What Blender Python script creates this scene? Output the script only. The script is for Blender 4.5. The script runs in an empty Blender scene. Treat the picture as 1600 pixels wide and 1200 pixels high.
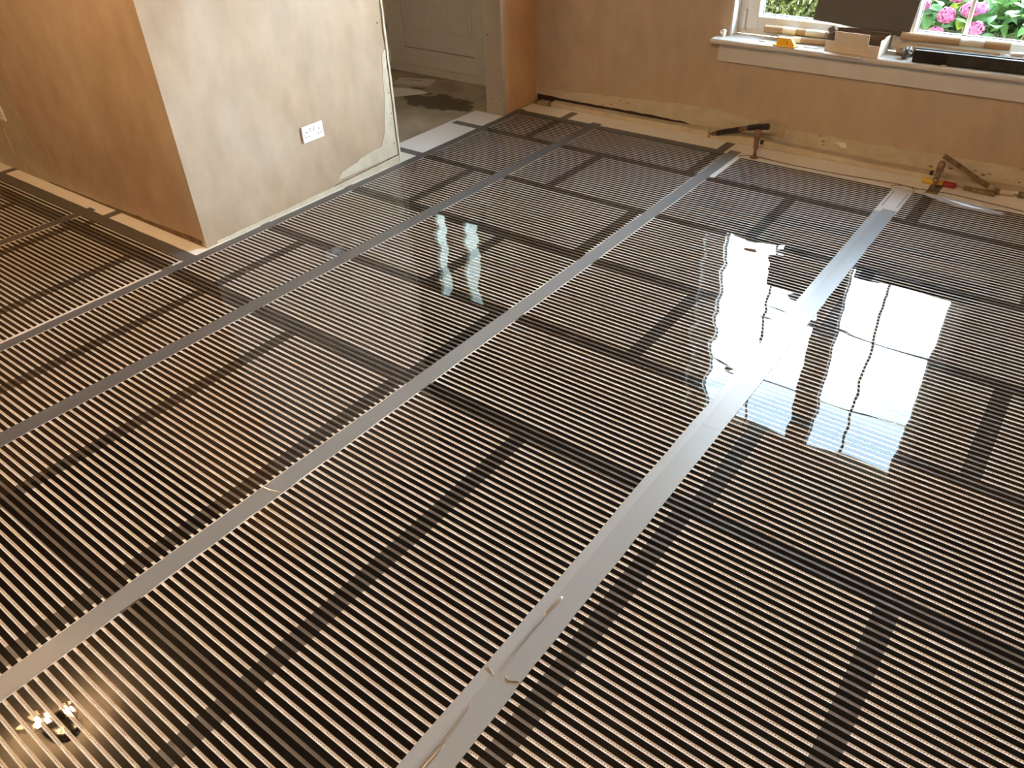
import bpy, bmesh, math, random
from mathutils import Vector, Matrix, noise
random.seed(7)
sc = bpy.context.scene
C = sc.collection

# ------------------------------------------------------------------ camera
cam_d = bpy.data.cameras.new('camera'); cam = bpy.data.objects.new('camera', cam_d); C.objects.link(cam)
cam_d.sensor_fit = 'HORIZONTAL'; cam_d.sensor_width = 36.0; cam_d.lens = 36.0 * 1193.936 / 1600.0
cam_d.clip_start = 0.02; cam_d.clip_end = 200
_r = Vector((0.79960117, 0.59968634, -0.03184748)); _u = Vector((-0.33921594, 0.49478829, 0.80007318)); _f = Vector((-0.49555072, 0.62893628, -0.59905646))
M = Matrix(((_r.x, _u.x, -_f.x), (_r.y, _u.y, -_f.y), (_r.z, _u.z, -_f.z)))
cam.matrix_world = Matrix.Translation((0, 0, 1.71)) @ M.to_4x4()
sc.camera = cam

# ------------------------------------------------------------------ world: bright overcast sky
SKY = 33.0
w = bpy.data.worlds.new('world'); sc.world = w; w.use_nodes = True
wn = w.node_tree.nodes; wl = w.node_tree.links; wn.clear()
wo = wn.new('ShaderNodeOutputWorld'); wb = wn.new('ShaderNodeBackground')
tc = wn.new('ShaderNodeTexCoord'); sp = wn.new('ShaderNodeSeparateXYZ'); rp = wn.new('ShaderNodeValToRGB')
rp.color_ramp.elements[0].position = 0.37; rp.color_ramp.elements[0].color = (0.80, 0.93, 1.03, 1)   # bright haze low in the sky
rp.color_ramp.elements[1].position = 0.60; rp.color_ramp.elements[1].color = (0.135, 0.185, 0.235, 1)   # bluer and darker overhead
wl.new(tc.outputs['Generated'], sp.inputs[0]); wl.new(sp.outputs['Z'], rp.inputs[0])
wl.new(rp.outputs[0], wb.inputs['Color']); wb.inputs['Strength'].default_value = SKY
wl.new(wb.outputs[0], wo.inputs[0])

# ------------------------------------------------------------------ view and exposure
sc.view_settings.view_transform = 'Standard'; sc.view_settings.look = 'None'
sc.view_settings.gamma = 1.0; sc.view_settings.use_curve_mapping = False
sc.view_settings.exposure = 1.31
BULB = 610.0            # strength of the warm halogen bulbs
sc.cycles.use_denoising = True
sc.cycles.max_bounces = 8; sc.cycles.diffuse_bounces = 5; sc.cycles.glossy_bounces = 4
sc.cycles.transparent_max_bounces = 12; sc.cycles.transmission_bounces = 6
sc.cycles.sample_clamp_indirect = 6.0
sc.cycles.caustics_reflective = False; sc.cycles.caustics_refractive = False

# ------------------------------------------------------------------ helpers
def mat(name):
    m = bpy.data.materials.new(name); m.use_nodes = True
    return m, m.node_tree.nodes, m.node_tree.links, m.node_tree.nodes['Principled BSDF']

def pmat(name, col, rough=0.6, metal=0.0, spec=0.5, var=0.0, scale=8.0, bump=0.0, bscale=40.0, trans=0.0, emit=None, estr=0.0, ior=1.5):
    m, n, l, b = mat(name)
    b.inputs['Base Color'].default_value = (*col, 1)
    b.inputs['Roughness'].default_value = rough; b.inputs['Metallic'].default_value = metal
    b.inputs['Specular IOR Level'].default_value = spec; b.inputs['IOR'].default_value = ior
    b.inputs['Transmission Weight'].default_value = trans
    if emit:
        b.inputs['Emission Color'].default_value = (*emit, 1); b.inputs['Emission Strength'].default_value = estr
    g = n.new('ShaderNodeNewGeometry')
    if var:
        t = n.new('ShaderNodeTexNoise'); t.inputs['Scale'].default_value = scale; t.inputs['Detail'].default_value = 4
        l.new(g.outputs['Position'], t.inputs['Vector'])
        r = n.new('ShaderNodeValToRGB')
        r.color_ramp.elements[0].position = 0.3; r.color_ramp.elements[1].position = 0.7
        r.color_ramp.elements[0].color = (*[c * (1 - var) for c in col], 1)
        r.color_ramp.elements[1].color = (*[min(1, c * (1 + var)) for c in col], 1)
        l.new(t.outputs['Fac'], r.inputs[0]); l.new(r.outputs[0], b.inputs['Base Color'])
    if bump:
        t2 = n.new('ShaderNodeTexNoise'); t2.inputs['Scale'].default_value = bscale; t2.inputs['Detail'].default_value = 3
        l.new(g.outputs['Position'], t2.inputs['Vector'])
        bp = n.new('ShaderNodeBump'); bp.inputs['Distance'].default_value = bump
        l.new(t2.outputs['Fac'], bp.inputs['Height']); l.new(bp.outputs[0], b.inputs['Normal'])
    return m

def link(name, me, m=None, parent=None, loc=None):
    o = bpy.data.objects.new(name, me); C.objects.link(o)
    if m is not None and not me.materials: me.materials.append(m)
    if loc: o.location = loc
    if parent: o.parent = parent
    return o

def tag(o, label=None, cat=None, group=None, kind=None):
    if label: o['label'] = label
    if cat: o['category'] = cat
    if group: o['group'] = group
    if kind: o['kind'] = kind
    return o

def empty(name, label=None, cat=None, loc=(0, 0, 0), rotz=0, group=None, kind=None):
    o = bpy.data.objects.new(name, None); C.objects.link(o); o.location = loc; o.rotation_euler = (0, 0, rotz)
    o.empty_display_size = 0.05
    return tag(o, label, cat, group, kind)

def bm_box(bm, x0, x1, y0, y1, z0, z1, mtx=None):
    vs = [bm.verts.new((x, y, z)) for x in (x0, x1) for y in (y0, y1) for z in (z0, z1)]
    if mtx is not None:
        for v in vs: v.co = mtx @ v.co
    for f in ((0, 1, 3, 2), (4, 6, 7, 5), (0, 4, 5, 1), (2, 3, 7, 6), (0, 2, 6, 4), (1, 5, 7, 3)):
        bm.faces.new([vs[i] for i in f])
    return vs

def finish(bm, name, m, parent=None, bevel=0.0, segs=2, smooth=False, loc=None):
    bmesh.ops.recalc_face_normals(bm, faces=bm.faces[:])
    if bevel:
        es = [e for e in bm.edges if len(e.link_faces) == 2 and e.calc_face_angle(0) > 0.5]
        bmesh.ops.bevel(bm, geom=es, offset=bevel, segments=segs, profile=0.5, affect='EDGES')
    me = bpy.data.meshes.new(name); bm.to_mesh(me); bm.free()
    if smooth:
        for p in me.polygons: p.use_smooth = True
    return link(name, me, m, parent, loc)

def box(name, x0, x1, y0, y1, z0, z1, m, parent=None, bevel=0.0, mtx=None):
    bm = bmesh.new(); bm_box(bm, x0, x1, y0, y1, z0, z1, mtx)
    return finish(bm, name, m, parent, bevel)

def boxes(name, L, m, parent=None, bevel=0.0):
    bm = bmesh.new()
    for b in L: bm_box(bm, *b)
    return finish(bm, name, m, parent, bevel)

def tube_bm(bm, pts, rad, n=12, cap=True):
    """sweep a circle along pts; rad number or list"""
    pts = [Vector(p) for p in pts]; R = rad if isinstance(rad, (list, tuple)) else [rad] * len(pts)
    rings = []; up = None
    for i, p in enumerate(pts):
        t = (pts[min(i + 1, len(pts) - 1)] - pts[max(i - 1, 0)]).normalized()
        if up is None:
            up = Vector((0, 0, 1)) if abs(t.z) < 0.9 else Vector((1, 0, 0))
        a = t.cross(up).normalized(); b = a.cross(t).normalized(); up = b
        rings.append([bm.verts.new(p + (a * math.cos(2 * math.pi * k / n) + b * math.sin(2 * math.pi * k / n)) * R[i]) for k in range(n)])
    for r0, r1 in zip(rings, rings[1:]):
        for k in range(n): bm.faces.new((r0[k], r0[(k + 1) % n], r1[(k + 1) % n], r1[k]))
    if cap:
        bm.faces.new(rings[0][::-1]); bm.faces.new(rings[-1])

def tube(name, pts, rad, m, parent=None, n=12):
    bm = bmesh.new(); tube_bm(bm, pts, rad, n)
    return finish(bm, name, m, parent, smooth=True)

def catmull(P, k=6):
    P = [Vector(p) for p in P]; Q = [P[0]] + P + [P[-1]]; out = []
    for i in range(1, len(Q) - 2):
        for s in range(k):
            t = s / k; a, b, c, d = Q[i - 1], Q[i], Q[i + 1], Q[i + 2]
            out.append(0.5 * ((2 * b) + (c - a) * t + (2 * a - 5 * b + 4 * c - d) * t * t + (3 * b - a - 3 * c + d) * t ** 3))
    out.append(P[-1]); return out

def slab(name, outline, axis, pos, thick, m, parent=None, rag=0.0, step=0.03, seed=1):
    """irregular flat patch: outline of 2D points on plane axis=pos, extruded by thick. rag = edge raggedness"""
    rnd = random.Random(seed); pts = []
    for i, a in enumerate(outline):
        b = outline[(i + 1) % len(outline)]
        keep = len(a) > 2 and a[2] == 0          # straight edge from this vertex on
        d = math.dist(a[:2], b[:2]); k = 1 if keep else max(1, int(d / step))
        for s in range(k):
            t = s / k; x = a[0] + (b[0] - a[0]) * t; y = a[1] + (b[1] - a[1]) * t
            if rag and s: x += rnd.uniform(-rag, rag); y += rnd.uniform(-rag, rag)
            pts.append((x, y))
    def P(u, v, d):
        return (d, u, v) if axis == 'x' else ((u, d, v) if axis == 'y' else (u, v, d))
    bm = bmesh.new()
    A = [bm.verts.new(P(u, v, pos)) for u, v in pts]; B = [bm.verts.new(P(u, v, pos + thick)) for u, v in pts]
    bm.faces.new(A); bm.faces.new(B[::-1]); n = len(pts)
    for i in range(n): bm.faces.new((A[i], A[(i + 1) % n], B[(i + 1) % n], B[i]))
    return finish(bm, name, m, parent)

def lathe(name, prof, m, parent=None, n=16, mtx=None, smooth=True):
    bm = bmesh.new(); rings = []
    for r, z in prof:
        rings.append([bm.verts.new((r * math.cos(2 * math.pi * k / n), r * math.sin(2 * math.pi * k / n), z)) for k in range(n)])
    for r0, r1 in zip(rings, rings[1:]):
        for k in range(n): bm.faces.new((r0[k], r0[(k + 1) % n], r1[(k + 1) % n], r1[k]))
    bm.faces.new(rings[0][::-1]); bm.faces.new(rings[-1])
    if mtx is not None: bm.transform(mtx)
    return finish(bm, name, m, parent, smooth=smooth)

# ------------------------------------------------------------------ materials
def plaster(name, c0, c1, c2, scale=1.6):
    m, n, l, b = mat(name)
    g = n.new('ShaderNodeNewGeometry')
    mp = n.new('ShaderNodeMapping'); mp.inputs['Scale'].default_value = (1, 1, 0.55); l.new(g.outputs['Position'], mp.inputs[0])
    t = n.new('ShaderNodeTexNoise'); t.inputs['Scale'].default_value = scale; t.inputs['Detail'].default_value = 5; t.inputs['Roughness'].default_value = 0.55
    t.inputs['Distortion'].default_value = 0.6
    l.new(mp.outputs[0], t.inputs['Vector'])
    r = n.new('ShaderNodeValToRGB'); e = r.color_ramp.elements
    e[0].position = 0.32; e[0].color = (*c0, 1); e[1].position = 0.68; e[1].color = (*c2, 1)
    k = e.new(0.5); k.color = (*c1, 1)
    l.new(t.outputs['Fac'], r.inputs[0])
    # trowel marks
    t2 = n.new('ShaderNodeTexNoise'); t2.inputs['Scale'].default_value = 9; t2.inputs['Detail'].default_value = 6; l.new(mp.outputs[0], t2.inputs['Vector'])
    mx = n.new('ShaderNodeMixRGB'); mx.blend_type = 'OVERLAY'; mx.inputs[0].default_value = 0.22
    l.new(r.outputs[0], mx.inputs[1]); l.new(t2.outputs['Fac'], mx.inputs[2]); l.new(mx.outputs[0], b.inputs['Base Color'])
    b.inputs['Roughness'].default_value = 0.75; b.inputs['Specular IOR Level'].default_value = 0.25
    bp = n.new('ShaderNodeBump'); bp.inputs['Distance'].default_value = 0.006; bp.inputs['Strength'].default_value = 0.5
    l.new(t2.outputs['Fac'], bp.inputs['Height']); l.new(bp.outputs[0], b.inputs['Normal'])
    return m

M_PL = plaster('pink_plaster', (0.385, 0.275, 0.185), (0.44, 0.335, 0.24), (0.49, 0.40, 0.315), 1.5)
M_PLD = plaster('window_wall_plaster', (0.45, 0.345, 0.25), (0.49, 0.38, 0.28), (0.53, 0.42, 0.315), 1.3)
M_PLO = plaster('orange_plaster', (0.62, 0.38, 0.19), (0.68, 0.43, 0.23), (0.74, 0.48, 0.27), 1.5)
M_CREAM = pmat('old_cream_plaster', (0.57, 0.51, 0.40), 0.8, var=0.10, scale=14, bump=0.004, bscale=30)
M_GREY = pmat('old_grey_plaster', (0.43, 0.37, 0.27), 0.8, var=0.12, scale=9, bump=0.004, bscale=25)
M_CEIL = pmat('ceiling_paint', (0.30, 0.28, 0.26), 0.9, var=0.03)
M_DARK = pmat('dark_gap', (0.035, 0.022, 0.014), 0.9)
M_RECSHADE = pmat('recess_shade_brown', (0.16, 0.10, 0.055), 0.9, var=0.4, scale=12)
M_BOARD = pmat('insulation_board_face', (0.92, 0.915, 0.89), 0.75, var=0.015, scale=6)
M_JT = pmat('joint_tape', (0.15, 0.142, 0.13), 0.45, var=0.1, scale=20)
M_UPVC = pmat('white_upvc', (0.78, 0.78, 0.76), 0.25, var=0.02)
M_SILL = pmat('white_gloss_paint', (0.62, 0.60, 0.56), 0.35, var=0.04, scale=12)
M_SEAL = pmat('dark_seal', (0.02, 0.02, 0.022), 0.6)
M_CARD = pmat('brown_cardboard', (0.42, 0.29, 0.17), 0.8, var=0.08, scale=20)
M_CARDW = pmat('pale_cardboard', (0.66, 0.57, 0.46), 0.8, var=0.04, scale=12)
M_CARDD = pmat('dark_card_lid', (0.085, 0.075, 0.062), 0.7, var=0.06, scale=6)
M_CARDI = pmat('card_inside', (0.14, 0.085, 0.055), 0.85, var=0.1)
M_LABEL = pmat('paper_label', (0.78, 0.76, 0.70), 0.6)
M_INK = pmat('label_print', (0.16, 0.15, 0.15), 0.7)
M_YEL = pmat('yellow_plastic', (0.92, 0.50, 0.015), 0.35)
M_YELH = pmat('yellow_handle', (0.72, 0.50, 0.06), 0.3)
M_RED = pmat('red_handle', (0.35, 0.015, 0.02), 0.3)
M_STEEL = pmat('steel', (0.5, 0.48, 0.45), 0.3, metal=1)
M_COPPER = pmat('old_copper', (0.33, 0.19, 0.13), 0.42, metal=0.7, var=0.35, scale=60)
M_PIPE = pmat('grimy_pipe', (0.20, 0.14, 0.07), 0.5, var=0.5, scale=35)
M_BLKT = pmat('black_pipe_tape', (0.02, 0.017, 0.015), 0.35, var=0.3, scale=30)
M_BLK = pmat('black_plastic', (0.018, 0.017, 0.017), 0.5, spec=0.12, var=0.2, scale=10)
M_BLK2 = pmat('scuffed_black_plastic', (0.045, 0.043, 0.04), 0.8, spec=0.05, var=0.4, scale=14)
M_FOIL = pmat('crumpled_tape', (0.16, 0.145, 0.125), 0.35, metal=0.3, var=0.8, scale=60)
M_WIRE = pmat('brown_cable', (0.09, 0.04, 0.025), 0.5)
M_SOCK = pmat('white_socket_plastic', (0.86, 0.88, 0.87), 0.25)
M_PIN = pmat('socket_hole', (0.02, 0.02, 0.02), 0.7)
M_WHITE = pmat('white_paper_scrap', (0.80, 0.80, 0.78), 0.6)
M_POST = pmat('primed_timber', (0.50, 0.43, 0.34), 0.7, var=0.08, scale=7)
M_CHROME = pmat('chrome', (0.75, 0.72, 0.68), 0.15, metal=1)
M_BULB = pmat('halogen_bulb', (1, 0.9, 0.7), 0.3, emit=(1.0, 0.64, 0.33), estr=BULB)

def fresnel(n, l, ior, normal=None):
    """the same reflectance from both sides of a thin sheet"""
    fr = n.new('ShaderNodeFresnel'); g = n.new('ShaderNodeNewGeometry'); mr = n.new('ShaderNodeMapRange')
    mr.inputs['To Min'].default_value = ior; mr.inputs['To Max'].default_value = 1 / ior
    l.new(g.outputs['Backfacing'], mr.inputs['Value']); l.new(mr.outputs[0], fr.inputs['IOR'])
    if normal is not None: l.new(normal, fr.inputs['Normal'])
    return fr

def film_bump(n, l, amp, seed):
    g = n.new('ShaderNodeNewGeometry'); mp = n.new('ShaderNodeMapping')
    mp.inputs['Location'].default_value = (seed * 3.7, seed * 1.3, 0); mp.inputs['Scale'].default_value = (2.6, 5.5, 1)
    l.new(g.outputs['Position'], mp.inputs[0])
    t = n.new('ShaderNodeTexNoise'); t.inputs['Scale'].default_value = 1.0; t.inputs['Detail'].default_value = 1.0
    l.new(mp.outputs[0], t.inputs['Vector'])
    bp = n.new('ShaderNodeBump'); bp.inputs['Distance'].default_value = amp; bp.inputs['Strength'].default_value = 1.0
    l.new(t.outputs['Fac'], bp.inputs['Height'])
    return g, bp

def film_sheet_mat(name, amp, seed, x0, x1, ytop, pitch, bar):
    """clear laminate with rows of small grey dots printed along the middle of every gap"""
    m, n, l, b = mat(name); n.remove(b)
    out = [q for q in n if q.type == 'OUTPUT_MATERIAL'][0]
    g, bp = film_bump(n, l, amp, seed)
    fr = fresnel(n, l, 1.45, bp.outputs[0])
    gl = n.new('ShaderNodeBsdfGlossy'); gl.inputs['Roughness'].default_value = 0.015; gl.inputs['Color'].default_value = (1, 1, 1, 1); l.new(bp.outputs[0], gl.inputs['Normal'])
    tr = n.new('ShaderNodeBsdfTransparent'); tr.inputs['Color'].default_value = (0.99, 0.99, 0.99, 1)
    df = n.new('ShaderNodeBsdfDiffuse'); df.inputs['Color'].default_value = (0.11, 0.10, 0.09, 1)
    sp = n.new('ShaderNodeSeparateXYZ'); l.new(g.outputs['Position'], sp.inputs[0])
    def mth(op, a, bb=None, c=None):
        q = n.new('ShaderNodeMath'); q.operation = op
        for i, v in enumerate((a, bb, c)):
            if v is None: continue
            if isinstance(v, (int, float)): q.inputs[i].default_value = v
            else: l.new(v, q.inputs[i])
        return q.outputs[0]
    # gap centre lies half a pitch from each bar centre
    fy = mth('SUBTRACT', mth('FRACT', mth('DIVIDE', mth('SUBTRACT', sp.outputs['Y'], ytop - bar - (pitch - bar) / 2 + 40 * pitch * 0), pitch)), 0.0)
    dy = mth('MULTIPLY', mth('MINIMUM', fy, mth('SUBTRACT', 1.0, fy)), pitch)
    fx = mth('FRACT', mth('DIVIDE', sp.outputs['X'], 0.0072))
    dx = mth('MULTIPLY', mth('ABSOLUTE', mth('SUBTRACT', fx, 0.5)), 0.0072)
    dot = mth('MULTIPLY', mth('LESS_THAN', dy, 0.0011), mth('LESS_THAN', dx, 0.0014))
    inx = mth('MULTIPLY', mth('GREATER_THAN', sp.outputs['X'], x0 + 0.058), mth('LESS_THAN', sp.outputs['X'], x1 - 0.058))
    dot = mth('MULTIPLY', dot, inx)
    m1 = n.new('ShaderNodeMixShader'); l.new(dot, m1.inputs[0]); l.new(tr.outputs[0], m1.inputs[1]); l.new(df.outputs[0], m1.inputs[2])
    m2 = n.new('ShaderNodeMixShader'); l.new(fr.outputs[0], m2.inputs[0]); l.new(m1.outputs[0], m2.inputs[1]); l.new(gl.outputs[0], m2.inputs[2])
    l.new(m2.outputs[0], out.inputs[0])
    return m

def carbon_mat(name, amp, seed):
    m, n, l, b = mat(name); n.remove(b)
    out = [q for q in n if q.type == 'OUTPUT_MATERIAL'][0]
    g, bp = film_bump(n, l, amp, seed)
    fr = fresnel(n, l, 1.45, bp.outputs[0])
    gl = n.new('ShaderNodeBsdfGlossy'); gl.inputs['Roughness'].default_value = 0.015; gl.inputs['Color'].default_value = (1, 1, 1, 1); l.new(bp.outputs[0], gl.inputs['Normal'])
    df = n.new('ShaderNodeBsdfDiffuse'); df.inputs['Color'].default_value = (0.0045, 0.0035, 0.003, 1)
    m2 = n.new('ShaderNodeMixShader'); l.new(fr.outputs[0], m2.inputs[0]); l.new(df.outputs[0], m2.inputs[1]); l.new(gl.outputs[0], m2.inputs[2])
    l.new(m2.outputs[0], out.inputs[0])
    return m

def duct_mat(name, col, rough, along='y', wr=0.0012):
    m, n, l, b = mat(name)
    b.inputs['Base Color'].default_value = (*col, 1); b.inputs['Metallic'].default_value = 0.0
    b.inputs['Roughness'].default_value = rough; b.inputs['Specular IOR Level'].default_value = 0.33; b.inputs['IOR'].default_value = 1.5
    g = n.new('ShaderNodeNewGeometry'); mp = n.new('ShaderNodeMapping')
    mp.inputs['Scale'].default_value = (28, 2.2, 1) if along == 'y' else (2.2, 28, 1)
    l.new(g.outputs['Position'], mp.inputs[0])
    t = n.new('ShaderNodeTexNoise'); t.inputs['Scale'].default_value = 1.0; t.inputs['Detail'].default_value = 3
    l.new(mp.outputs[0], t.inputs['Vector'])
    bp = n.new('ShaderNodeBump'); bp.inputs['Distance'].default_value = wr; l.new(t.outputs['Fac'], bp.inputs['Height']); l.new(bp.outputs[0], b.inputs['Normal'])
    return m
M_DUCT = duct_mat('grey_duct_tape', (0.108, 0.108, 0.108), 0.36)
M_DUCTX = duct_mat('grey_duct_tape_cross', (0.115, 0.112, 0.110), 0.42, 'x')
M_DUCTS = duct_mat('silver_duct_tape', (0.30, 0.305, 0.31), 0.33, 'y', 0.0012)
M_DUCTB = duct_mat('blue_grey_duct_tape', (0.205, 0.21, 0.215), 0.33, 'y', 0.0012)
M_DUCTR = duct_mat('silver_duct_tape_right', (0.26, 0.265, 0.27), 0.36, 'y', 0.0012)

def glass_mat(name, tint=(0.96, 0.98, 0.97), refl=1.45):
    m, n, l, b = mat(name); n.remove(b)
    out = [q for q in n if q.type == 'OUTPUT_MATERIAL'][0]
    fr = fresnel(n, l, refl)
    gl = n.new('ShaderNodeBsdfGlossy'); gl.inputs['Roughness'].default_value = 0.0
    tr = n.new('ShaderNodeBsdfTransparent'); tr.inputs['Color'].default_value = (*tint, 1)
    m2 = n.new('ShaderNodeMixShader'); l.new(fr.outputs[0], m2.inputs[0]); l.new(tr.outputs[0], m2.inputs[1]); l.new(gl.outputs[0], m2.inputs[2])
    l.new(m2.outputs[0], out.inputs[0]); return m
M_GLASS = glass_mat('window_glass')
M_DGLASS = glass_mat('obscured_door_glass', (0.088, 0.100, 0.088))
M_CGLASS = glass_mat('lamp_glass', (0.99, 0.95, 0.88), 1.5)

# ------------------------------------------------------------------ setting: shell
XL, XR, YB, YW, ZC = -5.75, 1.75, -2.3, 4.68, 2.40
PX, PY = -3.37, 1.84         # pier corner
# concrete sub floor with a damp stain in the hall
m, n, l, b = mat('concrete_floor')
g = n.new('ShaderNodeNewGeometry'); t = n.new('ShaderNodeTexNoise'); t.inputs['Scale'].default_value = 3.5; t.inputs['Detail'].default_value = 6
l.new(g.outputs['Position'], t.inputs['Vector'])
r = n.new('ShaderNodeValToRGB'); r.color_ramp.elements[0].position = .35; r.color_ramp.elements[1].position = .7
r.color_ramp.elements[0].color = (0.36, 0.31, 0.22, 1); r.color_ramp.elements[1].color = (0.60, 0.55, 0.42, 1)
l.new(t.outputs['Fac'], r.inputs[0])
vm = n.new('ShaderNodeVectorMath'); vm.operation = 'SUBTRACT'; vm.inputs[1].default_value = (-3.98, 4.30, 0)
l.new(g.outputs['Position'], vm.inputs[0])
mp = n.new('ShaderNodeMapping'); mp.inputs['Scale'].default_value = (3.0, 5.6, 0); mp.inputs['Rotation'].default_value = (0, 0, 0.5); l.new(vm.outputs[0], mp.inputs[0])
ln = n.new('ShaderNodeVectorMath'); ln.operation = 'LENGTH'; l.new(mp.outputs[0], ln.inputs[0])
t3 = n.new('ShaderNodeTexNoise'); t3.inputs['Scale'].default_value = 9; l.new(g.outputs['Position'], t3.inputs['Vector'])
ad = n.new('ShaderNodeMath'); ad.operation = 'MULTIPLY_ADD'; ad.inputs[1].default_value = 1.3; l.new(t3.outputs['Fac'], ad.inputs[0]); l.new(ln.outputs['Value'], ad.inputs[2])
cr = n.new('ShaderNodeMapRange'); cr.inputs['From Min'].default_value = 1.50; cr.inputs['From Max'].default_value = 1.62; l.new(ad.outputs[0], cr.inputs['Value'])
mx = n.new('ShaderNodeMixRGB'); mx.inputs[1].default_value = (0.15, 0.12, 0.085, 1); l.new(cr.outputs[0], mx.inputs[0]); l.new(r.outputs[0], mx.inputs[2])
l.new(mx.outputs[0], b.inputs['Base Color']); b.inputs['Roughness'].default_value = 0.7
M_CONC = m
BT = 0.006                   # board thickness; board tops are at z = 0
floor = box('floor', XL, XR, YB, 5.05, -0.16, -BT - 0.0005, M_CONC); tag(floor, kind='structure')

ceil = box('ceiling', XL - .2, XR + .2, YB - .2, 4.98, ZC, ZC + 0.2, M_CEIL); tag(ceil, kind='structure')
wl_ = box('wall_left', XL - .2, XL, YB - .2, PY, -0.16, ZC, M_PL); tag(wl_, kind='structure')
wr_ = box('wall_right', XR, XR + .2, YB - .2, 4.98, -0.16, ZC, M_PL); tag(wr_, kind='structure')
wf_ = box('wall_front', XL, XR, YB - .2, YB, -0.16, ZC, M_PL); tag(wf_, kind='structure')
# pier (cupboard block) between the room and the hall
pier = box('wall_pier', XL - .2, PX, PY, 3.25, -0.16, ZC, M_PL); tag(pier, kind='structure')
hl = box('wall_hall', -5.3, -5.08, 3.25, 4.68, -0.16, ZC, M_PL); tag(hl, kind='structure')
# short return wall to the right of the doorway
part = box('wall_partition', -3.505, PX, 4.312, YW, -0.16, ZC, M_PLO); tag(part, kind='structure')
post = box('trim_1', -3.508, -3.352, 4.288, 4.312, -0.006, ZC, M_POST, bevel=0.002); tag(post, kind='structure')
for (hx, hz) in ((-3.47, 0.52), (-3.46, 0.10), (-3.39, 0.10)):
    lathe('screw', [(0.0045, 0), (0.004, 0.0015)], M_PIN, post, 8, Matrix.Translation((hx, 4.288, hz)) @ Matrix.Rotation(math.pi / 2, 4, 'X'))
# window wall with openings
WX0, WX1, WZ0, WZ1 = -1.93, -0.235, 0.578, 2.36
DX0, DX1, DZ1 = -5.07, -3.51, 2.305
wback = boxes('wall_back', [(-5.3, DX0, YW, 4.98, -0.16, ZC), (DX0, DX1, YW, 4.98, DZ1, ZC), (DX1, WX0, YW, 4.98, -0.16, ZC),
                            (WX0, WX1, YW, 4.98, -0.16, WZ0), (WX0, WX1, YW, 4.98, WZ1, ZC), (WX1, XR + .2, YW, 4.98, -0.16, ZC)], M_PLD)
tag(wback, kind='structure')

# --- plaster patches, base strips and cracks (parts of the walls)
slab('plaster_patch', [(3.249, 0.048, 0), (3.249, 0.66, 1), (3.205, 0.64, 1), (3.185, 0.45, 1), (3.15, 0.22, 1), (3.11, 0.135, 1), (2.96, 0.12, 1), (2.78, 0.085, 1), (2.74, 0.05, 0)], 'x', PX, 0.0022, M_CREAM, pier, 0.006, 0.03, 3)
slab('base_strip', [(1.9, 0.0, 0), (3.25, 0.0, 0), (3.25, 0.042, 0), (2.74, 0.026, 1), (2.3, 0.018, 1), (1.9, 0.012, 1)], 'x', PX, 0.004, M_CREAM, pier, 0.0025, 0.05, 4)
slab('crack', [(2.70, 0.024, 1), (3.248, 0.043, 1), (3.248, 0.047, 1), (2.72, 0.028, 1)], 'x', PX, 0.0028, M_DARK, pier, 0.0012, 0.03, 5)
slab('corner_bead', [(3.238, 0.0, 0), (3.252, 0.0, 0), (3.252, ZC, 1), (3.238, ZC, 1)], 'x', PX, 0.008, M_CREAM, pier, 0.0022, 0.06, 6)
slab('corner_crack', [(3.2335, 0.05, 0), (3.2365, 0.05, 1), (3.2365, 0.62, 1), (3.2335, 0.62, 1)], 'x', PX, 0.0034, M_PIN, pier, 0.0012, 0.03, 8)
for i, (y, z) in enumerate(((3.215, 0.12), (3.22, 0.30), (3.20, 0.80), (3.22, 0.42))):
    lathe('nail_hole', [(0.004, 0), (0.0035, 0.003)], M_PIN, pier, 7, Matrix.Translation((PX, y, z)) @ Matrix.Rotation(math.pi / 2, 4, 'Y'))
# front face of the pier
slab('plaster_patch', [(-5.62, 0.03, 0), (-4.96, 0.03, 1), (-4.99, 0.16, 1), (-5.03, 0.7, 1), (-5.06, 1.3, 0), (-5.62, 1.3, 0)], 'y', PY, -0.0025, M_GREY, pier, 0.007, 0.05, 11)
slab('base_strip', [(-5.7, 0.0, 0), (-3.375, 0.0, 0), (-3.375, 0.020, 1), (-4.3, 0.028, 1), (-4.75, 0.05, 1), (-5.1, 0.10, 1), (-5.7, 0.085, 1)], 'y', PY, -0.003, M_GREY, pier, 0.006, 0.05, 12)
slab('gap', [(-4.95, 0.0, 0), (-3.39, 0.0, 0), (-3.40, 0.030, 1), (-3.55, 0.032, 1), (-4.2, 0.016, 1), (-4.6, 0.012, 1), (-4.95, 0.010, 1)], 'y', PY, -0.0036, M_RECSHADE, pier, 0.003, 0.05, 13)  # brown slab stands in for the recess shadow along the wall foot
slab('crack', [(-5.30, 0.27, 1), (-5.293, 0.27, 1), (-5.30, 0.10, 1), (-5.308, 0.10, 1)], 'y', PY, -0.006, M_CREAM, pier, 0.002, 0.03, 14)
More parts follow.
